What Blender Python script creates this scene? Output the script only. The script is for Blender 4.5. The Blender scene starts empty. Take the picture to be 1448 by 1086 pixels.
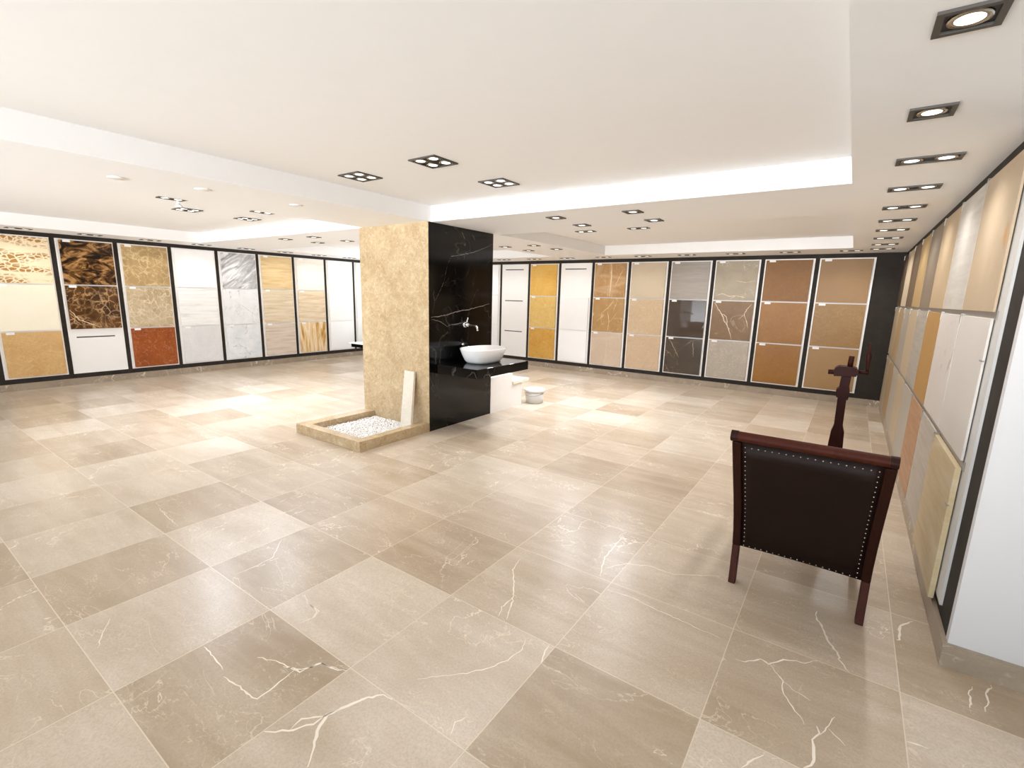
import bpy, bmesh, math, random
from mathutils import Vector, Matrix

S = 1.48                      # metres per layout unit (layout unit = height of the camera)
random.seed(7)
scene = bpy.context.scene
col = scene.collection

# ------------------------------------------------------------------ materials
def lin(h):
    h = h.lstrip('#')
    c = [int(h[i:i + 2], 16) / 255 for i in (0, 2, 4)]
    return tuple((v / 12.92 if v <= .04045 else ((v + .055) / 1.055) ** 2.4) for v in c) + (1,)

class NT:
    def __init__(self, name):
        self.m = bpy.data.materials.new(name)
        self.m.use_nodes = True
        self.t = self.m.node_tree
        self.t.nodes.clear()
        self.out = self.n('ShaderNodeOutputMaterial')
        self.b = self.n('ShaderNodeBsdfPrincipled')
        self.l(self.b.outputs[0], self.out.inputs[0])
    def n(self, kind, **kw):
        nd = self.t.nodes.new(kind)
        for k, v in kw.items():
            setattr(nd, k, v)
        return nd
    def l(self, a, b):
        self.t.links.new(a, b)
    def val(self, sock, v):
        if hasattr(v, 'links'):
            self.l(v, sock)
        else:
            sock.default_value = v
    def math(self, op, a, b=0.0, clamp=False):
        nd = self.n('ShaderNodeMath', operation=op, use_clamp=clamp)
        self.val(nd.inputs[0], a); self.val(nd.inputs[1], b)
        return nd.outputs[0]
    def vmath(self, op, a, b=(0, 0, 0)):
        nd = self.n('ShaderNodeVectorMath', operation=op)
        self.val(nd.inputs[0], a); self.val(nd.inputs[1], b)
        return nd.outputs[0]
    def ramp(self, fac, *stops, interp='LINEAR'):
        nd = self.n('ShaderNodeValToRGB')
        nd.color_ramp.interpolation = interp
        el = nd.color_ramp.elements
        while len(el) < len(stops):
            el.new(.5)
        for e, (p, c) in zip(el, stops):
            e.position = p
            e.color = lin(c) if isinstance(c, str) else (c, c, c, 1)
        self.val(nd.inputs[0], fac)
        return nd.outputs[0]
    def mix(self, fac, a, b, blend='MIX'):
        nd = self.n('ShaderNodeMix', data_type='RGBA', blend_type=blend)
        self.val(nd.inputs[0], fac)
        self.val(nd.inputs[6], lin(a) if isinstance(a, str) else a)
        self.val(nd.inputs[7], lin(b) if isinstance(b, str) else b)
        return nd.outputs[2]
    def noise(self, vec, scale, detail=5, rough=.55, dist=0, out=0):
        nd = self.n('ShaderNodeTexNoise')
        self.l(vec, nd.inputs['Vector'])
        nd.inputs['Scale'].default_value = scale
        nd.inputs['Detail'].default_value = detail
        nd.inputs['Roughness'].default_value = rough
        nd.inputs['Distortion'].default_value = dist
        return nd.outputs[out]
    def mapping(self, vec, loc=(0, 0, 0), scale=(1, 1, 1), rot=(0, 0, 0)):
        nd = self.n('ShaderNodeMapping')
        self.l(vec, nd.inputs[0])
        nd.inputs['Location'].default_value = loc
        nd.inputs['Rotation'].default_value = rot
        nd.inputs['Scale'].default_value = scale
        return nd.outputs[0]
    def obj(self):
        return self.n('ShaderNodeTexCoord').outputs['Object']
    def ridge(self, vec, scale, width, detail=3, dist=.4, rough=.5):
        """thin bright lines where a noise field crosses its middle"""
        f = self.noise(vec, scale, detail, rough, dist)
        d = self.math('ABSOLUTE', self.math('SUBTRACT', f, .5))
        return self.math('SUBTRACT', 1, self.math('DIVIDE', d, width, True), True)
    def bump(self, height, strength, dist=.002):
        nd = self.n('ShaderNodeBump')
        nd.inputs['Strength'].default_value = strength
        nd.inputs['Distance'].default_value = dist
        self.l(height, nd.inputs['Height'])
        self.l(nd.outputs[0], self.b.inputs['Normal'])
    def done(self, color, rough=.5, metal=0.0, spec=.5):
        self.val(self.b.inputs['Base Color'], lin(color) if isinstance(color, str) else color)
        self.val(self.b.inputs['Roughness'], rough)
        self.b.inputs['Metallic'].default_value = metal
        self.b.inputs['Specular IOR Level'].default_value = spec
        return self.m

def paint(name, c, rough=.6, var=.03, metal=0.0, spec=.5):
    t = NT(name)
    o = t.obj()
    n = t.noise(o, 9, 4)
    base = t.mix(t.math('MULTIPLY', n, var * 4), c, '#808080')
    return t.done(base, rough, metal, spec)

def wood(name, dark, light, rough=.35):
    t = NT(name)
    o = t.obj()
    g = t.noise(t.mapping(o, scale=(28, 28, 3)), 1.4, 6, .6, .8)
    f = t.noise(o, 3, 3)
    c = t.mix(g, dark, light)
    c = t.mix(t.math('MULTIPLY', f, .35), c, dark)
    t.bump(g, .08)
    return t.done(c, rough, 0, .12)

def stone(name, kind, c1, c2, vein='#f2e8d6', seed=0.0, rough=.3, scale=1.0, amount=1.0, width=.009, spec=.2):
    t = NT(name)
    o = t.mapping(t.obj(), loc=(seed * 3.17 + 11, seed * 1.71 + 5, seed * 2.33 + 3))
    grain = t.noise(o, 70 * scale, 4, .7)
    cloud = t.noise(o, 3.0 * scale, 7, .62, .6)
    if kind == 'plain':
        f = t.math('ADD', t.math('MULTIPLY', cloud, .7), t.math('MULTIPLY', grain, .45))
        c = t.mix(t.ramp(f, (.32, 0.0), (.82, 1.0)), c1, c2)
    elif kind == 'speck':                       # speckled limestone with small pale flecks
        med = t.noise(o, 16 * scale, 6, .7, 1.2)
        f = t.math('ADD', t.math('MULTIPLY', cloud, .45), t.math('MULTIPLY', med, .55))
        c = t.mix(t.ramp(f, (.36, 0.0), (.66, 1.0)), c1, c2)
        r = t.ridge(o, 9 * scale, .018, 4, 1.2)
        c = t.mix(t.math('MULTIPLY', r, .45 * amount), c, vein)
    elif kind == 'vein':
        f = t.math('ADD', t.math('MULTIPLY', cloud, .8), t.math('MULTIPLY', grain, .3))
        c = t.mix(t.ramp(f, (.35, 0.0), (.75, 1.0)), c1, c2)
        r = t.ridge(o, 1.6 * scale, width, 5, .5)
        m = t.ramp(t.noise(o, 2.1 * scale, 2), (.45, 0.0), (.58, 1.0))
        c = t.mix(t.math('MULTIPLY', t.math('MULTIPLY', r, m), amount), c, vein)
        r2 = t.ridge(o, 4.2 * scale, .010, 4, .8)
        c = t.mix(t.math('MULTIPLY', t.math('MULTIPLY', r2, m), .5 * amount), c, vein)
    elif kind == 'web':                         # breccia: fragments in a net of light veins
        w = t.noise(o, 5 * scale, 5, .6, 0, 1)
        p = t.vmath('ADD', o, t.vmath('SCALE', w))
        p.node.inputs[1].links[0].from_node.inputs['Scale'].default_value = .16
        v = t.n('ShaderNodeTexVoronoi', feature='DISTANCE_TO_EDGE')
        t.l(p, v.inputs['Vector']); v.inputs['Scale'].default_value = 9 * scale
        e = t.ramp(v.outputs['Distance'], (.0, 1.0), (.11, 0.0))
        c = t.mix(t.ramp(cloud, (.35, 0.0), (.65, 1.0)), c1, c2)
        big = t.ramp(t.noise(o, 3.4 * scale, 4, .6, 1.5), (.42, .1), (.62, 1.0))
        c = t.mix(t.math('MULTIPLY', t.math('MULTIPLY', e, big), .8 * amount), c, vein)
        r = t.ridge(o, 3.2 * scale, .016, 5, 2.0)
        c = t.mix(t.math('MULTIPLY', r, .65 * amount), c, vein)
    elif kind == 'swirl':                       # onyx-like flowing dark and amber bands
        f = t.noise(t.mapping(o, scale=(1, 1, 1.7)), 3.0 * scale, 8, .62, 2.6)
        c = t.ramp(f, (.30, c1), (.44, c1), (.53, c2), (.62, vein), (.72, c2))
    elif kind == 'band':                        # travertine: long level bands
        q = t.mapping(o, scale=(1.2, 1.2, 16))
        f = t.noise(q, 1.5 * scale, 7, .65, .5)
        c = t.ramp(f, (.3, c2), (.5, c1), (.7, vein))
        c = t.mix(t.math('MULTIPLY', grain, .25), c, c2)
    elif kind == 'plank':                       # upright wood-like bands
        q = t.mapping(o, scale=(11, 11, 1.1))
        f = t.noise(q, 1.3 * scale, 6, .6, 1.1)
        c = t.ramp(f, (.34, c2), (.48, c1), (.58, vein), (.7, c2))
    elif kind == 'diag':                        # grey streaks running aslant
        q = t.mapping(t.mapping(o, rot=(math.radians(-38), 0, 0)), scale=(1, 1.6, 8))
        f = t.noise(q, 1.5 * scale, 7, .62, 1.1)
        c = t.ramp(f, (.34, c2), (.5, c1), (.62, vein))
    elif kind == 'crackle':                     # rows of brown cells in a cream ground
        w = t.noise(o, 6, 4, .6, 0, 1)
        p = t.vmath('ADD', o, t.vmath('SCALE', w))
        p.node.inputs[1].links[0].from_node.inputs['Scale'].default_value = .05
        v = t.n('ShaderNodeTexVoronoi', feature='DISTANCE_TO_EDGE')
        t.l(t.mapping(p, scale=(1, 1, 1.5)), v.inputs['Vector']); v.inputs['Scale'].default_value = 15
        cell = t.ramp(v.outputs['Distance'], (.04, 0.0), (.16, 1.0))
        rows = t.noise(t.mapping(o, scale=(.7, .7, 6)), 1.3, 3, .5, .3)
        m = t.math('MULTIPLY', cell, t.ramp(rows, (.46, 0.0), (.56, 1.0)))
        c = t.mix(m, c1, c2)
    elif kind == 'cross':                       # a few broad straight pale bars with fine branches
        f = t.math('ADD', t.math('MULTIPLY', cloud, .7), t.math('MULTIPLY', grain, .4))
        c = t.mix(t.ramp(f, (.35, 0.0), (.75, 1.0)), c1, c2)
        a = t.ridge(t.mapping(o, scale=(1.7, 1.7, .3)), 1.1, .035, 2, .2)
        b = t.ridge(t.mapping(o, scale=(.3, .3, 1.5)), 1.1, .022, 2, .2)
        r = t.math('MAXIMUM', a, b)
        c = t.mix(t.math('MULTIPLY', r, .55 * amount), c, vein)
        r2 = t.ridge(o, 4.5 * scale, .014, 4, 1.0)
        c = t.mix(t.math('MULTIPLY', r2, .5 * amount), c, vein)
    return t.done(c, rough, 0, spec)

def emit(name, c, strength):
    t = NT(name)
    t.b.inputs['Emission Color'].default_value = lin(c)
    t.b.inputs['Emission Strength'].default_value = strength
    t.m.cycles.emission_sampling = 'NONE'
    return t.done('#ffffff', .4)

def floor_material():
    t = NT('polished_beige_marble_floor')
    o = t.obj()
    tx, ty = .4035 * S, .4060 * S
    sep = t.n('ShaderNodeSeparateXYZ'); t.l(o, sep.inputs[0])
    u = t.math('DIVIDE', t.math('ADD', sep.outputs[0], .172 * S + 40 * tx), tx)
    v = t.math('DIVIDE', t.math('SUBTRACT', sep.outputs[1], .698 * S - 40 * ty), ty)
    iu, iv = t.math('FLOOR', u), t.math('FLOOR', v)
    fu, fv = t.math('FRACT', u), t.math('FRACT', v)
    cmb = t.n('ShaderNodeCombineXYZ'); t.l(iu, cmb.inputs[0]); t.l(iv, cmb.inputs[1])
    wn = t.n('ShaderNodeTexWhiteNoise', noise_dimensions='3D'); t.l(cmb.outputs[0], wn.inputs['Vector'])
    rc = wn.outputs['Color']; rv = wn.outputs['Value']
    off = t.n('ShaderNodeVectorMath', operation='SCALE'); t.l(rc, off.inputs[0]); off.inputs['Scale'].default_value = 37.0
    q = t.vmath('ADD', o, off.outputs[0])
    cloud = t.noise(q, 2.0, 9, .62, .25)
    streak = t.noise(t.mapping(q, scale=(.6, 3.6, 1), rot=(0, 0, .10)), 1.9, 8, .6, .6)
    grain = t.noise(q, 110, 4, .75)
    c = t.ramp(t.math('ADD', t.math('ADD', t.math('MULTIPLY', rv, .34), t.math('MULTIPLY', cloud, .40)), t.math('MULTIPLY', streak, .36)),
               (.30, FLOOR_C[0]), (.54, FLOOR_C[1]), (.80, FLOOR_C[2]))
    c = t.mix(t.ramp(streak, (.45, 0.0), (.75, .25)), c, FLOOR_C[2])
    c = t.mix(t.ramp(grain, (.34, .32), (.58, 0.0)), c, FLOOR_C[3])
    m = t.ramp(t.noise(q, 1.3, 2), (.5, 0.0), (.6, 1.0))
    r = t.ridge(q, 1.5, .0048, 6, .6, .6)
    c = t.mix(t.math('MULTIPLY', t.math('MULTIPLY', r, m), .8), c, '#efe3d0')
    m2 = t.ramp(t.noise(q, 2.3, 2), (.5, 0.0), (.62, 1.0))
    r2 = t.ridge(t.mapping(q, scale=(.6, 1.3, 1)), 5.0, .007, 5, .9)
    c = t.mix(t.math('MULTIPLY', t.math('MULTIPLY', r2, m2), .55), c, '#e9dac2')
    m3 = t.ramp(t.noise(q, 4.0, 2), (.46, 0.0), (.6, 1.0))
    r3 = t.ridge(t.mapping(q, scale=(.8, 1.6, 1), rot=(0, 0, .5)), 14.0, .012, 4, .6)
    c = t.mix(t.math('MULTIPLY', t.math('MULTIPLY', r3, m3), .35), c, '#eadcc6')
    du = t.math('MULTIPLY', t.math('MINIMUM', fu, t.math('SUBTRACT', 1, fu)), tx)
    dv = t.math('MULTIPLY', t.math('MINIMUM', fv, t.math('SUBTRACT', 1, fv)), ty)
    g = t.math('LESS_THAN', t.math('MINIMUM', du, dv), .0018)
    c = t.mix(t.math('MULTIPLY', g, .75), c, '#ddcfb9')
    return t.done(c, .29, 0, .5)

FLOOR_C = ('#a28e76', '#b9a791', '#d3c6b5', '#927f69')
M = {}
M['floor'] = floor_material()
M['floor_vein'] = paint('pale_calcite_vein', '#f3e9d8', .25, .02)
M['ceiling'] = paint('matt_white_ceiling_paint', '#f0efee', .85, .01)
M['wall_white'] = paint('matt_white_wall_paint', '#cfcdcc', .8, .01)
M['charcoal'] = paint('charcoal_grey_wall_paint', '#2b241d', .65, .03, 0.0, .1)
M['base_stone'] = stone('beige_grey_marble_skirting', 'vein', '#8f806f', '#a79884', '#ded2c0', 3.1, .35, 1.6)
M['slab_vein'] = paint('pale_slab_vein', '#dcc6a4', .3, .03)
M['slab_vein_grey'] = paint('grey_slab_vein', '#9a9ea3', .3, .03)
M['board'] = paint('white_lacquered_board', '#f1eeeb', .3, .01)
M['board_grey'] = paint('pale_grey_board', '#cfccc8', .4, .02)
M['rail_grey'] = paint('grey_metal_rail', '#8d867e', .4, .03)
M['slot'] = paint('dark_slot', '#2b2724', .6, .03)
M['tag'] = paint('white_card', '#f4f2f0', .5, .01)
M['clip'] = paint('brushed_steel_clip', '#b8b2a8', .3, .05, 1.0)
M['fixture'] = paint('dark_bronze_fixture', '#3d3730', .45, .03)
M['fixture_in'] = paint('black_fixture_well', '#0d0b0a', .5, .01)
M['lamp_ring'] = paint('silver_lamp_ring', '#b9b2a6', .25, .03, 1.0)
M['lamp'] = emit('lit_lamp_glass', '#fff6e8', 2.2)
M['beige_stone'] = stone('honey_beige_fossil_marble', 'speck', '#a58a66', '#c8b391', '#e4d6ba', 1.3, .18, 1.3, 1.0, spec=.4)
M['black_stone'] = stone('black_marble_with_white_veins', 'vein', '#040404', '#0a0807', '#a79c92', 8.6, .10, .8, .10, spec=.35)
M['black_vein'] = paint('white_vein_in_black_marble', '#8f867d', .2, .03)
M['counter_stone'] = stone('polished_black_marble', 'vein', '#060505', '#0d0b0a', '#a79c92', 2.2, .06, .8, .35)
M['porcelain'] = paint('glazed_white_porcelain', '#f2efec', .12, .005)
M['chrome'] = paint('polished_chrome', '#d9d9d9', .08, .0, 1.0)
M['pebble'] = stone('white_pebbles', 'plain', '#f8f6f4', '#ece9e5', seed=4.4, rough=.5)
M['grit'] = stone('grey_gravel_bed', 'speck', '#a39d97', '#c9c4be', seed=2.4, rough=.8, scale=3)
M['pale_slab'] = stone('pale_grey_limestone', 'speck', '#cfc4b2', '#dcd3c4', '#efe9de', 6.4, .4)
M['white_marble'] = stone('white_marble_bench', 'plain', '#e9e3dc', '#f1ece6', seed=5.2, rough=.3)
M['ledge_stone'] = stone('cream_marble_ledge', 'speck', '#e3d3b9', '#eee3d0', seed=7.2, rough=.25)
M['bucket'] = paint('white_plastic', '#ded9d2', .4, .04)
M['leather'] = None
M['wood_dark'] = wood('dark_mahogany', '#1a0a05', '#36160c', .5)
M['wood_red'] = wood('reddish_mahogany', '#2f1108', '#4d2214', .5)
M['wood_press'] = wood('dark_walnut', '#1e0905', '#3a130a', .5)
M['nail'] = paint('brass_nail_head', '#cfc6b6', .25, .05, 1.0)
M['glass_frame'] = paint('white_window_frame', '#e8e6e4', .5, .01)

def leather():
    t = NT('dark_brown_leather')
    o = t.obj()
    n = t.noise(o, 5, 5)
    f = t.noise(o, 260, 3)
    c = t.mix(n, '#100502', '#1e0d06')
    t.bump(f, .12, .001)
    return t.done(c, .55, 0, .18)
M['leather'] = leather()

def glass():
    t = NT('clear_window_glass')
    tr = t.n('ShaderNodeBsdfTransparent'); gl = t.n('ShaderNodeBsdfGlossy')
    gl.inputs['Roughness'].default_value = .02
    fr = t.n('ShaderNodeFresnel'); fr.inputs[0].default_value = 1.3
    mx = t.n('ShaderNodeMixShader')
    t.l(fr.outputs[0], mx.inputs[0]); t.l(tr.outputs[0], mx.inputs[1]); t.l(gl.outputs[0], mx.inputs[2])
    t.l(mx.outputs[0], t.out.inputs[0])
    return t.m
M['glass'] = glass()

# ------------------------------------------------------------------ mesh building
class MB:
    """collects shapes in layout units, then links them as ONE mesh object"""
    def __init__(self):
        self.v = []; self.f = []; self.mi = []; self.sm = []
    def add(self, vs, fs, mi=0, smooth=False):
        b = len(self.v)
        self.v += [tuple(p) for p in vs]
        self.f += [tuple(b + i for i in f) for f in fs]
        self.mi += [mi] * len(fs); self.sm += [smooth] * len(fs)
        return self
    def box(self, x0, x1, y0, y1, z0, z1, mi=0):
        vs = [(x, y, z) for z in (z0, z1) for y in (y0, y1) for x in (x0, x1)]
        return self.add(vs, [(0, 2, 3, 1), (4, 5, 7, 6), (0, 1, 5, 4), (2, 6, 7, 3), (0, 4, 6, 2), (1, 3, 7, 5)], mi)
    def prism(self, prof, axis, a0, a1, mi=0, smooth=False):
        """closed profile of 2D points extruded along an axis ('x': profile in y,z ...)"""
        def P(p, a):
            return {'x': (a, p[0], p[1]), 'y': (p[0], a, p[1]), 'z': (p[0], p[1], a)}[axis]
        n = len(prof)
        self.add([P(p, a0) for p in prof] + [P(p, a1) for p in prof],
                 [(i, (i + 1) % n, n + (i + 1) % n, n + i) for i in range(n)], mi, smooth)
        self.add([P(p, a0) for p in prof], [tuple(range(n))[::-1]], mi)
        return self.add([P(p, a1) for p in prof], [tuple(range(n))], mi)
    def lathe(self, c, prof, n=24, sx=1, sy=1, mi=0, smooth=True, power=2.0):
        """profile of (r, z) turned about a vertical axis at c; power>2 squares the outline"""
        vs = []; fs = []
        for r, z in prof:
            for k in range(n):
                a = 2 * math.pi * k / n
                ca, sa = math.cos(a), math.sin(a)
                g = (abs(ca) ** power + abs(sa) ** power) ** (-1 / power)
                vs.append((c[0] + r * sx * ca * g, c[1] + r * sy * sa * g, c[2] + z))
        for j in range(len(prof) - 1):
            for k in range(n):
                k2 = (k + 1) % n
                fs.append((j * n + k, j * n + k2, (j + 1) * n + k2, (j + 1) * n + k))
        fs.append(tuple(range(n))[::-1])
        fs.append(tuple((len(prof) - 1) * n + k for k in range(n)))
        return self.add(vs, fs, mi, smooth)
    def tube(self, pts, rad, n=12, mi=0, smooth=True, caps=True):
        pts = [Vector(p) for p in pts]
        rads = rad if isinstance(rad, (list, tuple)) else [rad] * len(pts)
        vs = []; fs = []
        up = None
        for i, p in enumerate(pts):
            d = (pts[min(i + 1, len(pts) - 1)] - pts[max(i - 1, 0)]).normalized()
            if up is None:
                up = d.orthogonal().normalized()
            up = (up - d * up.dot(d)).normalized()
            w = d.cross(up)
            for k in range(n):
                a = 2 * math.pi * k / n
                vs.append(p + (up * math.cos(a) + w * math.sin(a)) * rads[i])
        for i in range(len(pts) - 1):
            for k in range(n):
                k2 = (k + 1) % n
                fs.append((i * n + k, i * n + k2, (i + 1) * n + k2, (i + 1) * n + k))
        if caps:
            fs.append(tuple(range(n))[::-1]); fs.append(tuple((len(pts) - 1) * n + k for k in range(n)))
        return self.add(vs, fs, mi, smooth)
    def build(self, name, mat, parent=None, origin=None, bevel=0.0, seg=2, recalc=True):
        if origin is None:
            origin = parent['_o'] if parent is not None and '_o' in parent else (0, 0, 0)
        me = bpy.data.meshes.new(name)
        vs = [((p[0] - origin[0]) * S, (p[1] - origin[1]) * S, (p[2] - origin[2]) * S) for p in self.v]
        me.from_pydata(vs, [], self.f)
        mats = mat if isinstance(mat, (list, tuple)) else [mat]
        for m in mats:
            me.materials.append(m)
        me.polygons.foreach_set('material_index', self.mi)
        me.polygons.foreach_set('use_smooth', self.sm)
        if recalc:
            bm = bmesh.new(); bm.from_mesh(me)
            bmesh.ops.recalc_face_normals(bm, faces=bm.faces)
            bm.to_mesh(me); bm.free()
        o = bpy.data.objects.new(name, me)
        col.objects.link(o)
        if parent is not None:
            o.parent = parent
        else:
            o.location = [c * S for c in origin]
        o['_o'] = tuple(float(c) for c in origin)
        if bevel:
            b = o.modifiers.new('bevel', 'BEVEL'); b.width = bevel; b.segments = seg
            b.limit_method = 'ANGLE'; b.angle_limit = math.radians(40)
        return o

def thing(name, label, cat, origin, group=None):
    o = bpy.data.objects.new(name, None)
    col.objects.link(o)
    o.location = [c * S for c in origin]
    o.empty_display_size = .1
    o['_o'] = tuple(float(c) for c in origin)
    return tag(o, label, cat, group)

def tag(o, label, cat, group=None):
    o['label'] = label; o['category'] = cat
    if group:
        o['group'] = group
    return o

def struct(o):
    o['kind'] = 'structure'
    return o

def box(x0, x1, y0, y1, z0, z1):
    return MB().box(x0, x1, y0, y1, z0, z1)
FLOOR_VEINS = [
 (5, [(-0.818, 0.467), (-0.848, 0.502), (-0.882, 0.531), (-0.9, 0.57), (-0.884, 0.616), (-0.863, 0.661), (-0.841, 0.692), (-0.81, 0.695)]),
 (3, [(-0.9, 0.57), (-0.936, 0.527), (-0.933, 0.497)]),
 (3, [(-0.92, 1.441), (-0.901, 1.36), (-0.841, 1.282), (-0.795, 1.206), (-0.757, 1.116)]),
 (2.5, [(-0.805, 1.22), (-0.805, 1.157), (-0.786, 1.113)]),
 (3, [(-0.674, 1.87), (-0.669, 1.757), (-0.664, 1.654), (-0.624, 1.522)]),
 (2.5, [(-0.632, 1.582), (-0.579, 1.664), (-0.495, 1.702), (-0.412, 1.7), (-0.27, 1.797)]),
 (3.5, [(-1.127, 0.591), (-1.077, 0.615), (-1.053, 0.661), (-1.022, 0.664), (-0.976, 0.685)]),
 (2.2, [(-1.371, 0.806), (-1.31, 0.79), (-1.256, 0.782), (-1.241, 0.755), (-1.251, 0.72)]),
 (3, [(-0.595, 1.1), (-0.587, 1.06), (-0.575, 1.024)]),
 (2, [(-0.661, 1.084), (-0.647, 1.037), (-0.655, 0.978), (-0.679, 0.924), (-0.716, 0.875), (-0.807, 0.779)]),
 (2, [(-0.628, 0.769), (-0.64, 0.738), (-0.627, 0.706)]),
 (2, [(-0.566, 1.459), (-0.492, 1.472), (-0.39, 1.455), (-0.298, 1.448), (-0.195, 1.438)]),
 (4.5, [(0.034, 1.775), (0.033, 1.736), (0.052, 1.685), (0.069, 1.631), (0.098, 1.575), (0.096, 1.554), (0.122, 1.513)]),
 (3.5, [(-0.142, 1.374), (-0.117, 1.378), (-0.082, 1.419), (-0.063, 1.41), (-0.031, 1.453), (-0.003, 1.47), (0.018, 1.476), (0.048, 1.508)]),
 (3, [(-0.063, 1.41), (-0.035, 1.381), (-0.021, 1.361), (-0.022, 1.327), (-0.001, 1.295), (0.023, 1.262), (0.035, 1.239)]),
 (2.2, [(-0.021, 1.361), (0.003, 1.346), (0.042, 1.332)]),
 (5, [(0.285, 1.904), (0.252, 1.849), (0.246, 1.799), (0.247, 1.766), (0.239, 1.76)]),
 (3, [(0.391, 1.655), (0.379, 1.613), (0.379, 1.574), (0.373, 1.554)]),
 (3, [(0.436, 1.693), (0.414, 1.632), (0.414, 1.608), (0.403, 1.562)]),
 (3, [(-0.031, 1.093), (-0.055, 1.052), (-0.067, 1.028)]),
 (4, [(0.061, 1.255), (0.066, 1.232), (0.054, 1.203), (0.058, 1.169), (0.058, 1.128), (0.043, 1.11)]),
 (2.2, [(0.095, 1.312), (0.084, 1.272), (0.066, 1.226)]),
 (2.2, [(0.085, 1.259), (0.117, 1.231)]),
 (3, [(0.236, 1.333), (0.272, 1.338)]),
 (3.5, [(-1.216, 0.478), (-1.151, 0.488), (-1.078, 0.493), (-1.08, 0.527), (-1.086, 0.56), (-1.091, 0.604)]),
 (3, [(-1.214, 0.57), (-1.147, 0.595), (-1.073, 0.609), (-1.059, 0.661), (-0.996, 0.676)]),
 (2.5, [(-1.375, 0.501), (-1.299, 0.497), (-1.242, 0.49)]),
 (2.2, [(-1.37, 0.809), (-1.317, 0.788), (-1.256, 0.788), (-1.238, 0.756), (-1.25, 0.726)]),
 (2, [(-1.725, 0.384), (-1.663, 0.349), (-1.602, 0.32)]),
 (4, [(-0.974, 0.455), (-0.935, 0.49), (-0.905, 0.537), (-0.903, 0.565), (-0.892, 0.599)]),
 (2.2, [(-2.483, 0.78), (-2.348, 0.767), (-2.216, 0.76)]),
 (2.2, [(-1.667, 0.731), (-1.661, 0.78), (-1.67, 0.869), (-1.774, 0.966)]),
]
BLACK_VEINS = [
 (1.6, [(3.213, 1.396), (3.095, 1.351), (2.955, 1.308), (2.784, 1.275), (2.717, 1.262), (2.678, 1.204), (2.661, 1.152), (2.644, 1.091), (2.606, 1.026), (2.568, 0.977), (2.54, 0.937), (2.518, 0.85)]),
 (2.6, [(2.507, 0.831), (2.577, 0.836), (2.654, 0.844), (2.736, 0.859), (2.832, 0.875), (2.921, 0.881), (3.019, 0.898), (3.107, 0.911), (3.182, 0.929)]),
 (1.2, [(2.907, 1.314), (2.865, 1.273), (2.85, 1.211)]),
 (1.6, [(2.834, 1.449), (2.852, 1.419), (2.874, 1.394)]),
 (1.6, [(2.959, 1.438), (2.986, 1.412), (2.976, 1.394)]),
 (1.2, [(2.669, 0.761), (2.724, 0.773), (2.801, 0.777), (2.881, 0.784)]),
 (1, [(3.172, 1.261), (3.143, 1.224), (3.129, 1.188)]),
 (1.0, [(2.507, 0.819), (2.6, 0.8), (2.674, 0.764)]),
 (1, [(2.542, 0.937), (2.531, 0.993), (2.549, 1.04)]),
]
CAM_R = [[0.812883, 0.581954, 0.023461], [0.131397, -0.143996, -0.980816], [-0.567412, 0.800371, -0.193519]]
# light levels
LAMP_W, LAMP_C, LAMP_COOL = 13.5, (.985, .985, .99), (.89, .96, 1.07)
LEFT_GAIN, WALL_GAIN, REC_GAIN = 3.0, .5, 8.0
SKY = 16.0
SKYC = (.21, .25, .29, 1)
GROUND_GLOW = (1.03, 1.09, 1.14, 1)
EXPOSURE = 0.08
ADDED_SHOPFRONT = (-6.1, 1.5, .03, 1.44)
# ------------------------------------------------------------------ layout (units of S)
XL, XR, YF = -6.33, .34, 5.93          # left wall, right wall, far wall
YC = 1.72                              # the right wall turns away here
YN, XE = -3.0, 3.0                     # rear of the room, end of the side bay
ZC, ZT = 1.475, 1.578                  # ceiling, raised ceiling panels
BH = .066                              # skirting height

# floor with its inlaid veins
fb = MB()
fb.add([(XL, YN, 0), (XE, YN, 0), (XE, YC, 0), (XR, YC, 0), (XR, YF, 0), (XL, YF, 0)], [(0, 1, 2, 3, 4, 5)])
rng = random.Random(3)
for w, pts in FLOOR_VEINS:
    fine = []
    for (ax, ay), (bx, by) in zip(pts, pts[1:]):
        n = max(2, int(math.hypot(bx - ax, by - ay) / .012))
        for i in range(n):
            t = i / n
            fine.append((ax + (bx - ax) * t + rng.uniform(-1, 1) * .0026, ay + (by - ay) * t + rng.uniform(-1, 1) * .0026))
    fine.append(pts[-1])
    L = []; R = []
    for i, p in enumerate(fine):
        a, b = fine[max(i - 1, 0)], fine[min(i + 1, len(fine) - 1)]
        dx, dy = b[0] - a[0], b[1] - a[1]
        l = math.hypot(dx, dy) or 1
        taper = min(1, .35 + 3 * min(i, len(fine) - 1 - i) / len(fine))
        h = w * .00068 * taper * rng.uniform(.55, 1.25)
        L.append((p[0] - dy / l * h, p[1] + dx / l * h, .0003)); R.append((p[0] + dy / l * h, p[1] - dx / l * h, .0003))
    k = len(L)
    fb.add(L + R, [(i, i + 1, k + i + 1, k + i) for i in range(k - 1)], 1)
struct(fb.build('floor', [M['floor'], M['floor_vein']], recalc=False))

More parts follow.
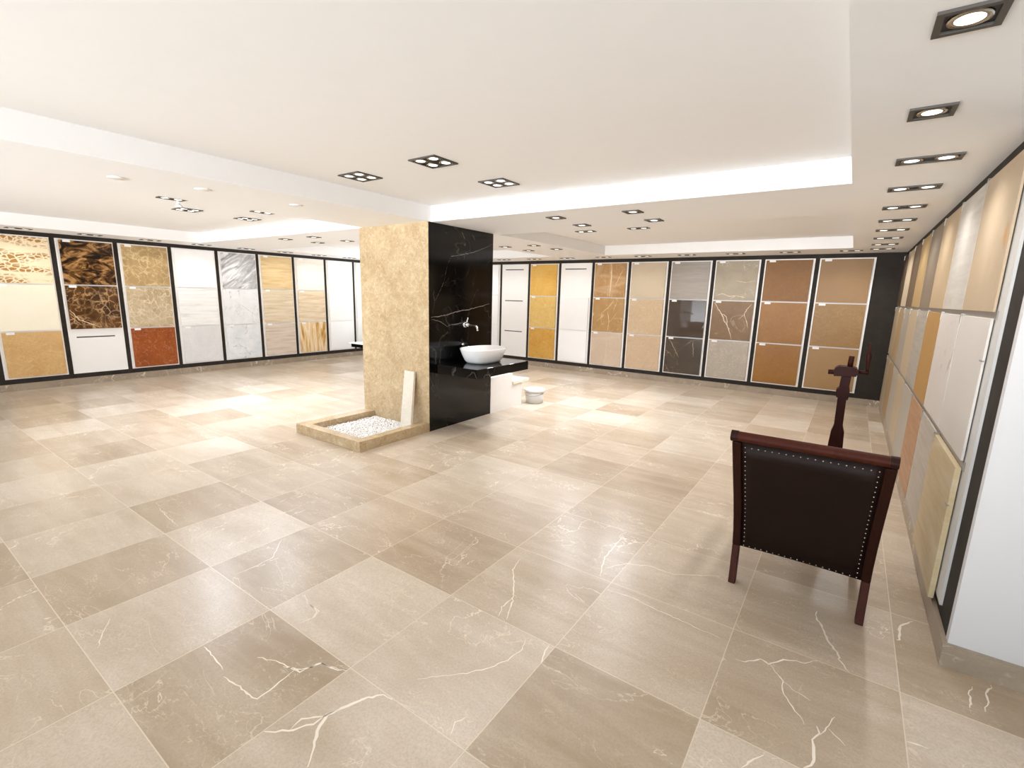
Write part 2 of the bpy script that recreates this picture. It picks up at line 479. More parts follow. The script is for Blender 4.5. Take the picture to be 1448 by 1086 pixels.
# ceiling with raised panels
xs = [XL - .05, -5.854, -3.1, -2.41, -.071, XR, XE + .05]
ys = [YN - .05, -2.2, 2.505, 3.30, 5.36, YF + .05]
def raised(i, j):
    return i in (1, 3) and j in (1, 3)
cb = MB()
for i in range(len(xs) - 1):
    for j in range(len(ys) - 1):
        z = ZT if raised(i, j) else ZC
        cb.add([(xs[i], ys[j], z), (xs[i + 1], ys[j], z), (xs[i + 1], ys[j + 1], z), (xs[i], ys[j + 1], z)], [(0, 3, 2, 1)])
        if raised(i, j):
            a, b, c, d = xs[i], xs[i + 1], ys[j], ys[j + 1]
            for (p, q) in (((a, c), (b, c)), ((b, c), (b, d)), ((b, d), (a, d)), ((a, d), (a, c))):
                cb.add([(p[0], p[1], ZC), (q[0], q[1], ZC), (q[0], q[1], ZT), (p[0], p[1], ZT)], [(0, 3, 2, 1)])
struct(cb.build('ceiling', M['ceiling'], recalc=False))

W = .03                                # wall thickness
# left wall
struct(box(XL - W, XL, YN, YF, 0, ZC).build('wall_left', M['charcoal']))
# far wall, with an unseen tall window added behind the column for back light
wx0, wx1, wz0, wz1 = -5.75, -4.98, .12, 1.40
fw = MB()
fw.box(XL - W, wx0, YF, YF + W, 0, ZC).box(wx1, XR + W, YF, YF + W, 0, ZC)
fw.box(wx0, wx1, YF, YF + W, 0, wz0).box(wx0, wx1, YF, YF + W, wz1, ZC)
struct(fw.build('wall_far', M['charcoal']))
struct(box(XR, XR + W, YC + W, YF, 0, ZC).build('wall_right', M['charcoal']))
struct(box(XR, XE, YC, YC + W, 0, ZC).build('wall_right_return', M['wall_white']))
struct(box(XE, XE + W, YN, YC + W, 0, ZC).build('wall_right_bay', M['wall_white']))
# rear wall, its unseen shop front glazing added to bring in daylight
rb = MB()
sx0, sx1, sz0, sz1 = ADDED_SHOPFRONT
rb.box(XL - W, sx0, YN - W, YN, 0, ZC).box(sx1, XE + W, YN - W, YN, 0, ZC)
rb.box(sx0, sx1, YN - W, YN, 0, sz0).box(sx0, sx1, YN - W, YN, sz1, ZC)
struct(rb.build('wall_rear', M['wall_white']))

def window(name, x0, x1, y0, y1, z0, z1, n):
    w = struct(MB().box(x0, x1, y0, y1, z0, z0 + .025).box(x0, x1, y0, y1, z1 - .025, z1).build(name, M['glass_frame']))
    fr = MB()
    for k in range(n + 1):
        x = x0 + (x1 - x0) * k / n
        a = max(x0, x - .012); b = min(x1, x + .012)
        fr.box(a, b, y0, y1, z0 + .025, z1 - .025)
    fr.build('mullion', M['glass_frame'], w)
    for k in range(n):
        a = x0 + (x1 - x0) * k / n + .012; b = x0 + (x1 - x0) * (k + 1) / n - .012
        ym = (y0 + y1) / 2
        box(a, b, ym - .002, ym + .002, z0 + .025, z1 - .025).build('pane', M['glass'], w)
window('added_window_1', wx0, wx1, YF, YF + W, wz0, wz1, 2)
window('added_window_2', sx0, sx1, YN - W, YN, sz0, sz1, 5)

# skirtings
BT = .012
struct(box(XL, XL + BT, YN, YF, 0, BH).build('baseboard_left', M['base_stone']))
struct(box(XL + BT, XR - BT, YF - BT, YF, 0, BH).build('baseboard_far', M['base_stone']))
struct(box(XR - BT, XR, YC, YF - BT, 0, BH).build('baseboard_right', M['base_stone']))
struct(box(XR - BT, XE, YC - BT - .006, YC, 0, BH).build('baseboard_return', M['base_stone']))

# ------------------------------------------------------------------ display boards and stone samples
def frame_box(mb, P, a0, a1, z0, z1, d0, d1):
    """box on a wall: a along the wall, z up, d out of the wall"""
    p = P(a0, d0); q = P(a1, d1)
    mb.box(min(p[0], q[0]), max(p[0], q[0]), min(p[1], q[1]), max(p[1], q[1]), z0, z1)

def board(P, a0, a1, z0, z1, label, group, slots=()):
    o = P((a0 + a1) / 2, 0)
    t = thing('display_board', label, 'display board', (o[0], o[1], z0), group)
    mb = MB(); frame_box(mb, P, a0 + .002, a1 - .002, z0 + .002, z1 - .002, 0, .008); mb.build('back_panel', M['board'], t)
    mb = MB()
    for (u0, u1, v0, v1) in ((a0, a1, z0, z0 + .012), (a0, a1, z1 - .012, z1), (a0, a0 + .012, z0 + .012, z1 - .012), (a1 - .012, a1, z0 + .012, z1 - .012)):
        frame_box(mb, P, u0, u1, v0, v1, 0, .010)
    mb.build('frame', M['board'], t)
    h = (z1 - z0) / 3
    for k in (1, 2):
        mb = MB(); frame_box(mb, P, a0 + .012, a1 - .012, z0 + h * k - .007, z0 + h * k + .007, .008, .010); mb.build('rail', M['board'], t)
    for r in slots:
        zt = z1 - h * r - .075
        mb = MB(); frame_box(mb, P, a0 + .06, a1 - .08, zt - .006, zt + .006, .008, .0086); mb.build('slot', M['slot'], t)
    return t

def sample(P, a0, a1, z0, z1, d0, d1, mat, label, group, tagpos, tagw=.058, bevel=.0015, veins=None):
    o = P((a0 + a1) / 2, d0)
    t = thing('stone_sample', label, 'stone sample', (o[0], o[1], z0), group)
    mb = MB(); frame_box(mb, P, a0, a1, z0, z1, d0, d1)
    for (w, pts) in (veins or ()):
        fine = []
        for (ua, va), (ub, vb_) in zip(pts, pts[1:]):
            n = max(2, int(math.hypot(ub - ua, vb_ - va) / .03))
            fine += [(ua + (ub - ua) * i / n + rng.uniform(-1, 1) * .008, va + (vb_ - va) * i / n + rng.uniform(-1, 1) * .008) for i in range(n)]
        fine.append(pts[-1])
        Lp = []; Rp = []
        for i, (u_, v_) in enumerate(fine):
            u_ = min(max(u_, .012), .988); v_ = min(max(v_, .012), .988)
            q0, q1 = fine[max(i - 1, 0)], fine[min(i + 1, len(fine) - 1)]
            dx, dy = q1[0] - q0[0], q1[1] - q0[1]; l_ = math.hypot(dx, dy) or 1
            h_ = w * rng.uniform(.5, 1.2) * min(1, .35 + 3 * min(i, len(fine) - 1 - i) / len(fine))
            for (acc, sg) in ((Lp, 1), (Rp, -1)):
                aa = a0 + (a1 - a0) * u_ - dy / l_ * h_ * sg; zz = z0 + (z1 - z0) * v_ + dx / l_ * h_ * sg
                pp = P(aa, d1 + .0003); acc.append((pp[0], pp[1], zz))
        k_ = len(Lp)
        mb.add(Lp + Rp, [(i, i + 1, k_ + i + 1, k_ + i) for i in range(k_ - 1)], 1)
    vm = M['slab_vein_grey'] if label.startswith('white') else M['slab_vein']
    mb.build('slab', [mat, vm] if veins else mat, t, bevel=0 if veins else bevel)
    if tagpos is not None:
        mb = MB(); frame_box(mb, P, tagpos, tagpos + tagw, z1 - .019, z1 + .004, d1 + .0006, d1 + .0022); mb.build('name_tag', M['tag'], t)
    return t

ROW = ('top', 'middle', 'bottom')
ORD = ('first', 'second', 'third', 'fourth', 'fifth', 'sixth', 'seventh', 'eighth', 'ninth', 'tenth')
seed = [0.0]
def smat(spec):
    seed[0] += 1.37
    kind, c1, c2, vein = spec[1:5]
    kw = spec[5] if len(spec) > 5 else {}
    return stone('%s_stone' % kind, kind, c1, c2, vein, seed[0], **kw)

PL = lambda a, d: (XL + d, a)          # left wall
PF = lambda a, d: (a, YF - d)          # far wall
PR = lambda a, d: (XR - d, a)          # right wall

SLAB_VEINS = {
 ('f', 7, 1): [(.0050, [(.05, .96), (.15, .8), (.25, .68), (.33, .5), (.42, .38), (.5, .2), (.56, .03)]), (.0035, [(.25, .68), (.36, .62), (.4, .5), (.42, .38)]),
               (.0035, [(.95, .95), (.85, .8), (.8, .68), (.88, .5), (.92, .33)]), (.0022, [(.8, .68), (.68, .55)])],
 ('f', 7, 0): [(.0035, [(.05, .12), (.25, .16), (.4, .1), (.55, .12), (.42, .03)]), (.0030, [(.55, .12), (.78, .07)]), (.0020, [(.5, .5), (.75, .46), (.97, .5)])],
 ('f', 6, 2): [(.0014, [(.1, .95), (.25, .7), (.4, .45)]), (.0014, [(.75, .95), (.78, .7), (.8, .5)])],
 ('f', 4, 0): [(.0070, [(.53, .98), (.55, .6), (.52, .02)]), (.0025, [(.92, .85), (.78, .55), (.68, .3)]), (.0020, [(.5, .4), (.46, .2), (.47, .02)])],
 ('f', 4, 1): [(.0030, [(.3, .55), (.5, .72), (.66, .92)]), (.0040, [(.5, .6), (.56, .3), (.53, .02)]), (.0020, [(.15, .3), (.35, .5)]), (.0020, [(.78, .95), (.68, .6)]), (.0016, [(.6, .3), (.8, .6)])],
 ('l', 4, 1): [(.0014, [(.3, .68), (.95, .2)])],
 ('l', 1, 1): [(.0040, [(.02, .45), (.18, .22), (.38, .12), (.55, .03)]), (.0018, [(.02, .3), (.2, .1)])],
}
def column(P, a0, a1, z0, z1, specs, bl, group, where, side, kcol):
    slots = [r for r in range(3) if specs[r] is None]
    board(P, a0, a1, z0, z1, bl, group + ' boards', slots)
    h = (z1 - z0) / 3
    for r in range(3):
        if specs[r] is None:
            continue
        zt = z1 - h * r - (.012 if r == 0 else .006); zb = z1 - h * (r + 1) + (.013 if r == 2 else .008)
        lo, hi = (a0 + .024, a1 - .013) if side == 'l' else (a0 + .013, a1 - .020)
        tp = lo + .03
        sample(P, lo, hi, zb, zt, .0100, .024, smat(specs[r]), '%s, %s of %s' % (specs[r][0], ROW[r], where), group, tp, veins=SLAB_VEINS.get((group[0], kcol, r)))

LEFT = [
 [('cream stone slab with rows of brown cells', 'crackle', '#efdcba', '#a87a43', '#ffffff'),
  ('pale cream yellow stone slab', 'plain', '#f1e7cf', '#f6eeda', '#ffffff'),
  ('golden beige speckled stone slab', 'speck', '#c39a63', '#d6b17c', '#e6c898')],
 [('dark brown and amber swirled onyx slab', 'swirl', '#1c120b', '#61401f', '#b08654', {'rough': .1}),
  ('dark brown marble slab netted with tan veins', 'web', '#24160d', '#6a4524', '#cda678', {'rough': .12}),
  None],
 [('olive beige webbed marble slab', 'web', '#9c8158', '#b79a6c', '#dcc79c'),
  ('grey beige marble slab with pale web', 'web', '#a9926f', '#c9b697', '#e4d8c0'),
  ('rust red flecked marble slab', 'speck', '#84401b', '#a35a2b', '#e0a688', {'scale': .8, 'amount': .7})],
 [('plain bright white stone slab', 'plain', '#efedec', '#f6f5f4', '#ffffff'),
  ('white stone slab with faint level grey bands', 'band', '#f0eeec', '#d9d7d5', '#f7f6f5'),
  ('cloudy white grey marble slab', 'plain', '#e9e8e7', '#cfcecd', '#ffffff', {'scale': .6})],
 [('grey marble slab streaked aslant', 'diag', '#bdbcbc', '#8a8a8c', '#e6e5e4'),
  ('white marble slab with fine grey flecks', 'vein', '#eceded', '#dcdddd', '#9c9fa3', {'scale': 2.2}),
  ('white marble slab with dark grey crackle', 'vein', '#eceded', '#d4d8db', '#80868c', {'scale': 1.8})],
 [('tan banded travertine slab', 'band', '#d6bb8e', '#c2a06b', '#e0cda8'),
  ('sand travertine slab with level bands', 'band', '#d9c8ad', '#c4ad8b', '#e6dac5'),
  ('pinkish grey banded travertine slab', 'band', '#d7c8b8', '#bfab98', '#e3d8cb')],
 [('pale ivory travertine slab', 'band', '#ebe2d6', '#dccfbe', '#f2ece4'),
  ('peach beige travertine slab', 'band', '#dcc7a8', '#c2a684', '#e9dcc6'),
  ('golden onyx slab with upright wood-like bands', 'plank', '#e0bd84', '#b07f3a', '#efdcc0')],
 [('ivory white stone slab with a cream top edge', 'plain', '#f3efe8', '#f7f5f0', '#ffffff'),
  ('off white stone slab with faint bands', 'band', '#f1eee9', '#e4ded4', '#f7f5f2'),
  ('bare white stone slab', 'plain', '#f1f0ee', '#f6f5f4', '#ffffff')],
 [('white stone slab', 'plain', '#efeeec', '#f5f4f3', '#ffffff'),
  ('white stone slab', 'plain', '#efedea', '#f5f4f1', '#ffffff'),
  ('white stone slab', 'plain', '#edece9', '#f4f3f1', '#ffffff')],
]
for k, specs in enumerate(LEFT):
    a0 = 1.412 + .496 * (k - 1)
    n = ORD[k]
    where = 'the %s left wall column' % (n if k else 'leftmost')
    column(PL, a0, a0 + .455, .113, 1.435, specs,
           "white display board, %s from the photo's left edge on the left wall%s" % (n, ', bottom holder empty' if None in specs else ''), 'left wall stone samples', where, 'l', k)

FAR = [
 [('bright white stone slab', 'plain', '#f1f0ef', '#f6f6f5', '#ffffff'), ('bright white stone slab', 'plain', '#f1f0ef', '#f6f6f5', '#ffffff'), ('bright white stone slab', 'plain', '#f1f0ef', '#f6f6f5', '#ffffff')],
 [None, None, None],
 [('mottled deep gold marble slab', 'plain', '#c8912f', '#e0bd72', '#ffffff', {'scale': .7}),
  ('golden yellow marble slab with pale flecks', 'speck', '#d0a85a', '#dfbf7c', '#efdcae'),
  ('ochre gold marble slab', 'speck', '#c3913f', '#d3a656', '#e2c284')],
 [None, ('plain white stone slab', 'plain', '#efeceb', '#f4f2f1', '#ffffff'), ('blank white stone slab', 'plain', '#f2f0ef', '#f6f5f4', '#ffffff')],
 [('brown beige marble slab with pale cross bars', 'cross', '#a07747', '#b68f60', '#e0c8a4', {'amount': .5}),
  ('brown beige marble slab with pale veins', 'vein', '#a47e4c', '#b6915e', '#e2cba6', {'scale': 1.6}),
  ('pinkish beige marble slab with faint veins', 'cross', '#bda78f', '#ccb8a2', '#dccdb9', {'amount': .4})],
 [('light greyish beige stone slab', 'plain', '#bfae95', '#cbbba3', '#ffffff'),
  ('warm beige fine-veined stone slab', 'speck', '#bfa685', '#cdb698', '#dccaae'),
  ('rosy beige stone slab', 'speck', '#bea485', '#cab093', '#d8c3a8')],
 [('mid grey stone slab', 'band', '#a09890', '#958c83', '#aaa29a'),
  ('glossy dark brown stone slab', 'plain', '#4a3e35', '#54483e', '#ffffff', {'rough': .03}),
  ('dark grey brown stone slab with hair veins', 'vein', '#463b31', '#53483c', '#8a7860', {'rough': .15})],
 [('grey beige stone slab with white veins below', 'vein', '#978a74', '#a89b86', '#e2d8c8', {'scale': 1.3}),
  ('brown marble slab with bold forked white veins', 'vein', '#765a3a', '#886a48', '#dcc4a2', {'scale': 1.3, 'amount': .2}),
  ('pale grey stone slab', 'speck', '#a69a8b', '#b3a899', '#cfc6ba')],
 [('deep caramel brown stone slab', 'speck', '#784e17', '#875b22', '#976c36', {'amount': .5}),
  ('golden caramel stone slab', 'speck', '#8f6128', '#9c6e34', '#b0854a', {'amount': .5}),
  ('amber caramel stone slab', 'speck', '#8d5f26', '#9a6b31', '#ad8247', {'amount': .5})],
 [('plain sandy brown stone slab', 'plain', '#8f6d46', '#997850', '#ffffff'),
  ('sandy brown stone slab with fine mottling', 'speck', '#8d6a3e', '#9b794c', '#ae9063'),
  ('light sandy brown stone slab', 'plain', '#97754d', '#a4835b', '#ffffff')],
]
for k, specs in enumerate(FAR):
    a1 = .117 - .4905 * (9 - k)
    n = ORD[9 - k]
    ne = sum(s is None for s in specs)
    where = 'far wall column %s from right' % n if k < 9 else 'rightmost far wall column'
    if k == 0:
        where = 'far wall column beside the black column face'
    column(PF, a1 - .452, a1, .113, 1.433, specs,
           'white display board, %s column from the right on the far wall%s' % (n, {0: '', 1: ', its top holder empty', 3: ', three empty slotted holders'}[ne]), 'far wall stone samples', where, 'r', k)

# right wall: one long pale rack, three rows of eight slabs held by clips
rack = thing('display_rack', 'long pale grey rack holding three rows of slabs on the right wall', 'display rack', (XR, 3.85, .10))
mb = MB(); frame_box(mb, PR, 1.868, 5.86, .10, 1.432, 0, .007); mb.build('back_board', M['board_grey'], rack)
for z in (.527, .976):
    mb = MB(); frame_box(mb, PR, 1.925, 5.85, z - .014, z + .012, .007, .010); mb.build('rail', M['rail_grey'], rack)
def calm(h):
    c = [int(h[i:i + 2], 16) for i in (1, 3, 5)]
    g = .3 * c[0] + .59 * c[1] + .11 * c[2]
    return '#' + ''.join('%02x' % int(max(0, min(255, (g + (v - g) * .82) * .91))) for v in c)
RIGHT = [
 [('wide beige slab with an orange rust stain', 'plain', '#c6a982', '#d3ba98', '#ffffff', {'stain': 1}),
  ('greyish white marble slab', 'band', '#d3c9bd', '#c6bbae', '#ded5ca'),
  ('tan beige marble slab', 'plain', '#c4a57c', '#cfb48c', '#ffffff'),
  ('grey brown stone slab', 'speck', '#857460', '#95836d', '#a6957f'),
  ('golden tan stone slab', 'plain', '#bb955d', '#c6a36d', '#ffffff'),
  ('dark brown stone slab', 'speck', '#66513c', '#735e47', '#856f57'),
  ('cream beige stone slab', 'plain', '#cbb28e', '#d5bf9e', '#ffffff'),
  ('deep brown stone slab', 'speck', '#54412f', '#62503c', '#756149')],
 [('whitish pink marble slab', 'plain', '#e5dbd0', '#ece4da', '#ffffff'),
  ('off white grey-veined marble slab', 'vein', '#e3d9d0', '#eae2da', '#b9aea2'),
  ('ochre yellow stone slab', 'plain', '#c0893f', '#cc9a54', '#ffffff'),
  ('grey stone slab', 'band', '#b9b0a3', '#a79d8f', '#c4bcb0'),
  ('beige stone slab', 'plain', '#c6ae8a', '#d0ba98', '#ffffff'),
  ('greenish grey veined slab', 'vein', '#a89f8e', '#b4ab9a', '#d8d0c2'),
  ('yellow brown stone slab', 'plain', '#b39364', '#bfa072', '#ffffff'),
  ('light brown stone slab', 'plain', '#bba57f', '#c6b28f', '#ffffff')],
 [('thick yellow beige slab jutting out', 'band', '#e0c797', '#d6b981', '#e9d6b0'),
  ('grey white marble slab', 'band', '#c8bdae', '#bbafa0', '#d5ccbf'),
  ('orange tan stone slab', 'band', '#c6926a', '#b9804f', '#d2a581'),
  ('pale grey stone slab', 'plain', '#b5ab9b', '#bfb6a7', '#ffffff'),
  ('warm beige stone slab', 'plain', '#c2a985', '#ccb593', '#ffffff'),
  ('ash grey stone slab', 'plain', '#b4a993', '#bfb49f', '#ffffff'),
  ('brown tan stone slab', 'plain', '#b08d5f', '#ba996c', '#ffffff'),
  ('sand grey stone slab', 'plain', '#b9a483', '#c4b091', '#ffffff')],
]
def stain(mat):
    t = mat.node_tree
    b = next(n for n in t.nodes if n.type == 'BSDF_PRINCIPLED')
    src = b.inputs['Base Color'].links[0].from_socket
    h = NT.__new__(NT); h.m = mat; h.t = t; h.b = b
    o = h.obj()
    sp = h.n('ShaderNodeSeparateXYZ'); h.l(o, sp.inputs[0])
    dy = h.math('ABSOLUTE', h.math('ADD', sp.outputs[1], .20 * S))
    dz = h.math('ABSOLUTE', h.math('SUBTRACT', sp.outputs[2], .21 * S))
    d = h.math('ADD', h.math('MULTIPLY', dy, 9), h.math('MULTIPLY', dz, 6))
    d = h.math('ADD', d, h.math('MULTIPLY', h.noise(o, 14, 5), .9))
    m = h.ramp(d, (.55, .75), (1.0, 0.0))
    h.l(h.mix(m, src, '#bf8a4e'), b.inputs['Base Color'])
for r in range(3):
    z0, z1 = ((.985, 1.427), (.540, .966), (.078, .517))[r]
    for k in range(8):
        sp = RIGHT[r][k]
        st = False
        if len(sp) > 5 and 'stain' in sp[5]:
            st = True; sp = sp[:5]
        a0 = 1.945 + .4935 * k
        d1 = .0165
        if r == 2 and k == 0:
            d1 = .0245
        m = smat((sp[0], sp[1], calm(sp[2]), calm(sp[3]), calm(sp[4]), {'rough': .45}))
        if st:
            stain(m)
        a1 = a0 + .4935 - (.004, .010, .006, .012)[(k + r) % 4]
        where = '%s' % ('nearest the camera' if k == 0 else 'farthest in the corner' if k == 7 else ORD[k] + ' from the near end')
        s_ = sample(PR, a0, a1, z0, z1, .010, d1, m, '%s, right wall %s row, %s' % (sp[0], ROW[r], where), 'right wall stone samples', None)
        # steel clip over the slab's far top corner
        q = MB(); frame_box(q, PR, a1 - .020, a1 - .006, z1 - .03, z1 + .004, d1 + .0005, d1 + .003)
        frame_box(q, PR, a1 - .020, a1 - .006, z1 + .001, z1 + .006, .010, d1 + .003)
        q.build('clip', M['clip'], s_)
        if k == 0 and r > 0:
            q = MB(); frame_box(q, PR, a0 - .004, a0 + .03, z1 - .125, z1 - .121, d1 - .004, d1 + .002)
            q.build('side_hook', M['rail_grey'], s_)
# ------------------------------------------------------------------ stone clad column with the washbasin
pil = thing('pillar', 'square ceiling-high column clad in beige stone in front and black marble at the side', 'column', (-2.78, 2.86, 0))
box(-3.140, -2.427, 2.497, 3.222, 0, ZC).build('core', M['wall_white'], pil)
box(-3.142, -2.4165, 2.485, 2.497, 0, ZC).build('beige_cladding', M['beige_stone'], pil)['label'] = 'honey beige stone cladding'
vb = box(-2.427, -2.415, 2.4875, 3.222, 0, ZC)
for w, pts in BLACK_VEINS:
    fine = []
    for (ay, az), (by_, bz_) in zip(pts, pts[1:]):
        n = max(2, int(math.hypot(by_ - ay, bz_ - az) / .01))
        fine += [(ay + (by_ - ay) * i / n + rng.uniform(-1, 1) * .003, az + (bz_ - az) * i / n + rng.uniform(-1, 1) * .003) for i in range(n)]
    fine.append(pts[-1])
    fine = [(min(max(a, 2.489), 3.22), b) for a, b in fine]
    hw = [w * .0011 * rng.uniform(.4, 1.2) * min(1, .3 + 4 * min(i, len(fine) - 1 - i) / len(fine)) for i in range(len(fine))]
    k = len(fine)
    vb.add([(-2.4147, a, b - h) for (a, b), h in zip(fine, hw)] + [(-2.4147, a + h * .8, b + h) for (a, b), h in zip(fine, hw)],
           [(i, i + 1, k + i + 1, k + i) for i in range(k - 1)], 1)
vb.build('black_cladding', [M['black_stone'], M['black_vein']], pil, recalc=False)['label'] = 'polished black marble cladding with white veins'

ctr = thing('washbasin_counter', 'thick polished black marble counter jutting from the black column face', 'counter', (-2.2, 2.85, .43))
box(-2.4149, -2.012, 2.530, 3.170, .432, .497).build('slab', M['counter_stone'], ctr, bevel=.002)

bas = thing('washbasin', 'white boat-shaped vessel basin standing on the black marble counter', 'washbasin', (-2.225, 2.87, .497))
MB().lathe((-2.225, 2.872, .4972), [(.60, 0), (.70, .003), (.80, .022), (.91, .062), (.985, .098), (1.0, .107), (.985, .110), (.955, .107),
                                    (.90, .075), (.78, .038), (.55, .022), (.12, .017)], 56, .138, .200, power=2.5).build('bowl', M['porcelain'], bas)
MB().lathe((-2.225, 2.872, .5142), [(.016, 0), (.016, .004), (.010, .005)], 20).build('drain_cap', M['chrome'], bas)

fau = thing('faucet', 'chrome wall tap with long spout on the black column above the basin', 'faucet', (-2.415, 2.87, .75))
q = MB(); q.tube([(-2.4149, 2.872, .768), (-2.406, 2.872, .768)], .021, 20); q.tube([(-2.408, 2.872, .768), (-2.378, 2.872, .768)], .0135, 16)
q.build('body', M['chrome'], fau)
q = MB(); q.tube([(-2.380, 2.872, .768), (-2.35, 2.873, .766), (-2.31, 2.874, .763), (-2.297, 2.874, .758), (-2.291, 2.874, .748), (-2.288, 2.874, .728)], [.009, .0085, .0082, .008, .008, .0078], 14)
q.build('spout', M['chrome'], fau)
q = MB(); q.tube([(-2.392, 2.872, .778), (-2.390, 2.874, .800), (-2.384, 2.877, .822)], [.007, .0055, .0045], 10); q.build('lever', M['chrome'], fau)
q = MB(); q.tube([(-2.4149, 2.846, .618), (-2.402, 2.846, .618)], .012, 16)
tag(q.build('pipe_stub', M['chrome'], None, (-2.4149, 2.846, .606)), 'small round chrome pipe stub in the black marble just above the basin', 'pipe stub')

shf = thing('stone_shelf', 'dark stone shelf jutting out behind the left edge of the beige column', 'shelf', (-3.35, 2.85, .515))
box(-3.560, -3.1405, 2.690, 3.17, .518, .549).build('slab', M['counter_stone'], shf, bevel=.002)
box(-3.575, -3.1405, 2.680, 3.17, .549, .556).build('top', M['pale_slab'], shf, bevel=.001)

# shower tray with white pebbles, leaning slab
tr = thing('shower_tray', 'low beige stone shower tray on the floor before the beige column', 'shower tray', (-2.77, 2.17, 0))
x0, x1, y0, y1, zr = -3.115, -2.4168, 1.860, 2.4848, .068
rw = .066
box(x0, x1, y0, y0 + rw, 0, zr).build('front_rim', M['beige_stone'], tr, bevel=.002)
box(x0, x0 + rw + .03, y0 + rw, y1, 0, zr).build('left_rim', M['beige_stone'], tr, bevel=.002)
box(x1 - rw, x1, y0 + rw, y1, 0, zr).build('right_rim', M['beige_stone'], tr, bevel=.002)
ix0, ix1, iy0, iy1 = x0 + rw + .03, x1 - rw, y0 + rw, y1
box(ix0, ix1, iy0, iy1, 0, .018).build('gravel_bed', M['grit'], tr)
pb = MB(); rg = random.Random(11)
ico = bmesh.new(); bmesh.ops.create_icosphere(ico, subdivisions=1, radius=1)
iv = [tuple(v.co) for v in ico.verts]; ifc = [tuple(v.index for v in f.verts) for f in ico.faces]; ico.free()
nx, ny = 30, 33
for i in range(nx):
    for j in range(ny):
        cx = ix0 + .012 + (ix1 - ix0 - .024) * (i + rg.uniform(.2, .8)) / nx
        cy = iy0 + .012 + (iy1 - iy0 - .024) * (j + rg.uniform(.2, .8)) / ny
        if -2.60 < cx < -2.46 and 2.33 < cy < 2.43:
            continue
        a = rg.uniform(0, math.pi); rx = rg.uniform(.0075, .0115); ry = rg.uniform(.005, .0075); rz = rg.uniform(.004, .007)
        ca, sa = math.cos(a), math.sin(a); cz = .0205 + rg.uniform(0, .006)
        pb.add([(cx + ca * rx * p[0] - sa * ry * p[1], cy + sa * rx * p[0] + ca * ry * p[1], cz + rz * p[2]) for p in iv], ifc, 0, True)
po = tag(pb.build('pebbles', M['pebble'], None, (-2.77, 2.17, .018)), 'white pebbles spread inside the beige stone shower tray', 'pebbles')
po['kind'] = 'stuff'
ln = MB()
bx0, bx1, tx0, tx1 = -2.585, -2.478, -2.648, -2.548
by, ty, bz, tz, th = 2.352, 2.464, .019, .432, .020
vs = [(bx0, by, bz), (bx1, by, bz), (bx1, by + th, bz), (bx0, by + th, bz), (tx0, ty, tz), (tx1, ty, tz), (tx1, ty + th, tz), (tx0, ty + th, tz)]
ln.add(vs, [(0, 1, 2, 3), (4, 5, 6, 7), (0, 1, 5, 4), (1, 2, 6, 5), (2, 3, 7, 6), (3, 0, 4, 7)])
tag(ln.build('stone_plank', M['pale_slab'], None, (-2.53, 2.36, .02), bevel=.002), 'narrow pale stone plank leaning on the beige column in the shower tray', 'stone plank')

# white marble bench and bucket behind the column
bn = thing('marble_bench', 'white stepped marble bench under and behind the black counter', 'bench', (-2.58, 3.5, 0))
MB().prism([(3.223, 0), (3.705, 0), (3.705, .212), (3.545, .212), (3.545, .31), (3.223, .31)], 'x', -2.75, -2.412).build('body', M['white_marble'], bn)
box(-2.75, -2.398, 3.5455, 3.800, .212, .238).build('ledge', M['ledge_stone'], bn, bevel=.003)
bk = thing('bucket', 'round white plastic bucket with lid on the floor beside the marble bench', 'bucket', (-2.365, 3.86, 0))
MB().lathe((-2.365, 3.86, 0), [(.080, 0), (.083, .003), (.090, .112)], 32).build('tub', M['bucket'], bk)
MB().lathe((-2.365, 3.86, .110), [(.098, 0), (.099, .012), (.097, .020), (.091, .021), (.088, .016), (.02, .016)], 32).build('lid', M['porcelain'], bk)
MB().tube([(-2.275 + 0, 3.86, .1)] + [(-2.365 + .094 * math.cos(a), 3.86 - .094 * math.sin(a) * .99, .1 - .028 * math.sin(a)) for a in [k * math.pi / 12 for k in range(1, 13)]], .0022, 8).build('handle', M['chrome'], bk)

# ------------------------------------------------------------------ leather armchair seen from behind
ch = thing('armchair', 'dark brown leather armchair with studded back, seen from behind on the floor', 'chair', (-.047, 1.95, 0))
UP = [(1.836, .128), (1.822, .19), (1.795, .26), (1.757, .34), (1.712, .42), (1.668, .50), (1.634, .565)]
LOW = [(1.790, 0), (1.806, .04), (1.822, .085), (1.836, .128)]
def outer(z, s):
    t = z / .565
    if s < 0:
        return -.240 - .004 * min(1, z / .12) - .012 * t
    return .156 + .004 * min(1, z / .12) - .006 * t
def post(prof, wid, dep, s):
    mb = MB(); n = len(prof)
    vs = []
    for (y, z) in prof:
        xo = outer(z, s); xi = xo - s * wid
        vs += [(xo, y - dep / 2, z), (xi, y - dep / 2, z), (xi, y + dep / 2, z), (xo, y + dep / 2, z)]
    fs = [(0, 1, 2, 3), tuple(4 * (n - 1) + i for i in range(4))]
    for i in range(n - 1):
        for k in range(4):
            fs.append((4 * i + k, 4 * i + (k + 1) % 4, 4 * i + 4 + (k + 1) % 4, 4 * i + 4 + k))
    return mb.add(vs, fs)
for s in (-1, 1):
    post(UP, .026, .042, s).build('back_post', M['wood_dark'], ch, bevel=.005)
    post(LOW, .022, .036, s).build('leg', M['wood_red'], ch, bevel=.003)['label'] = 'reddish rear leg'
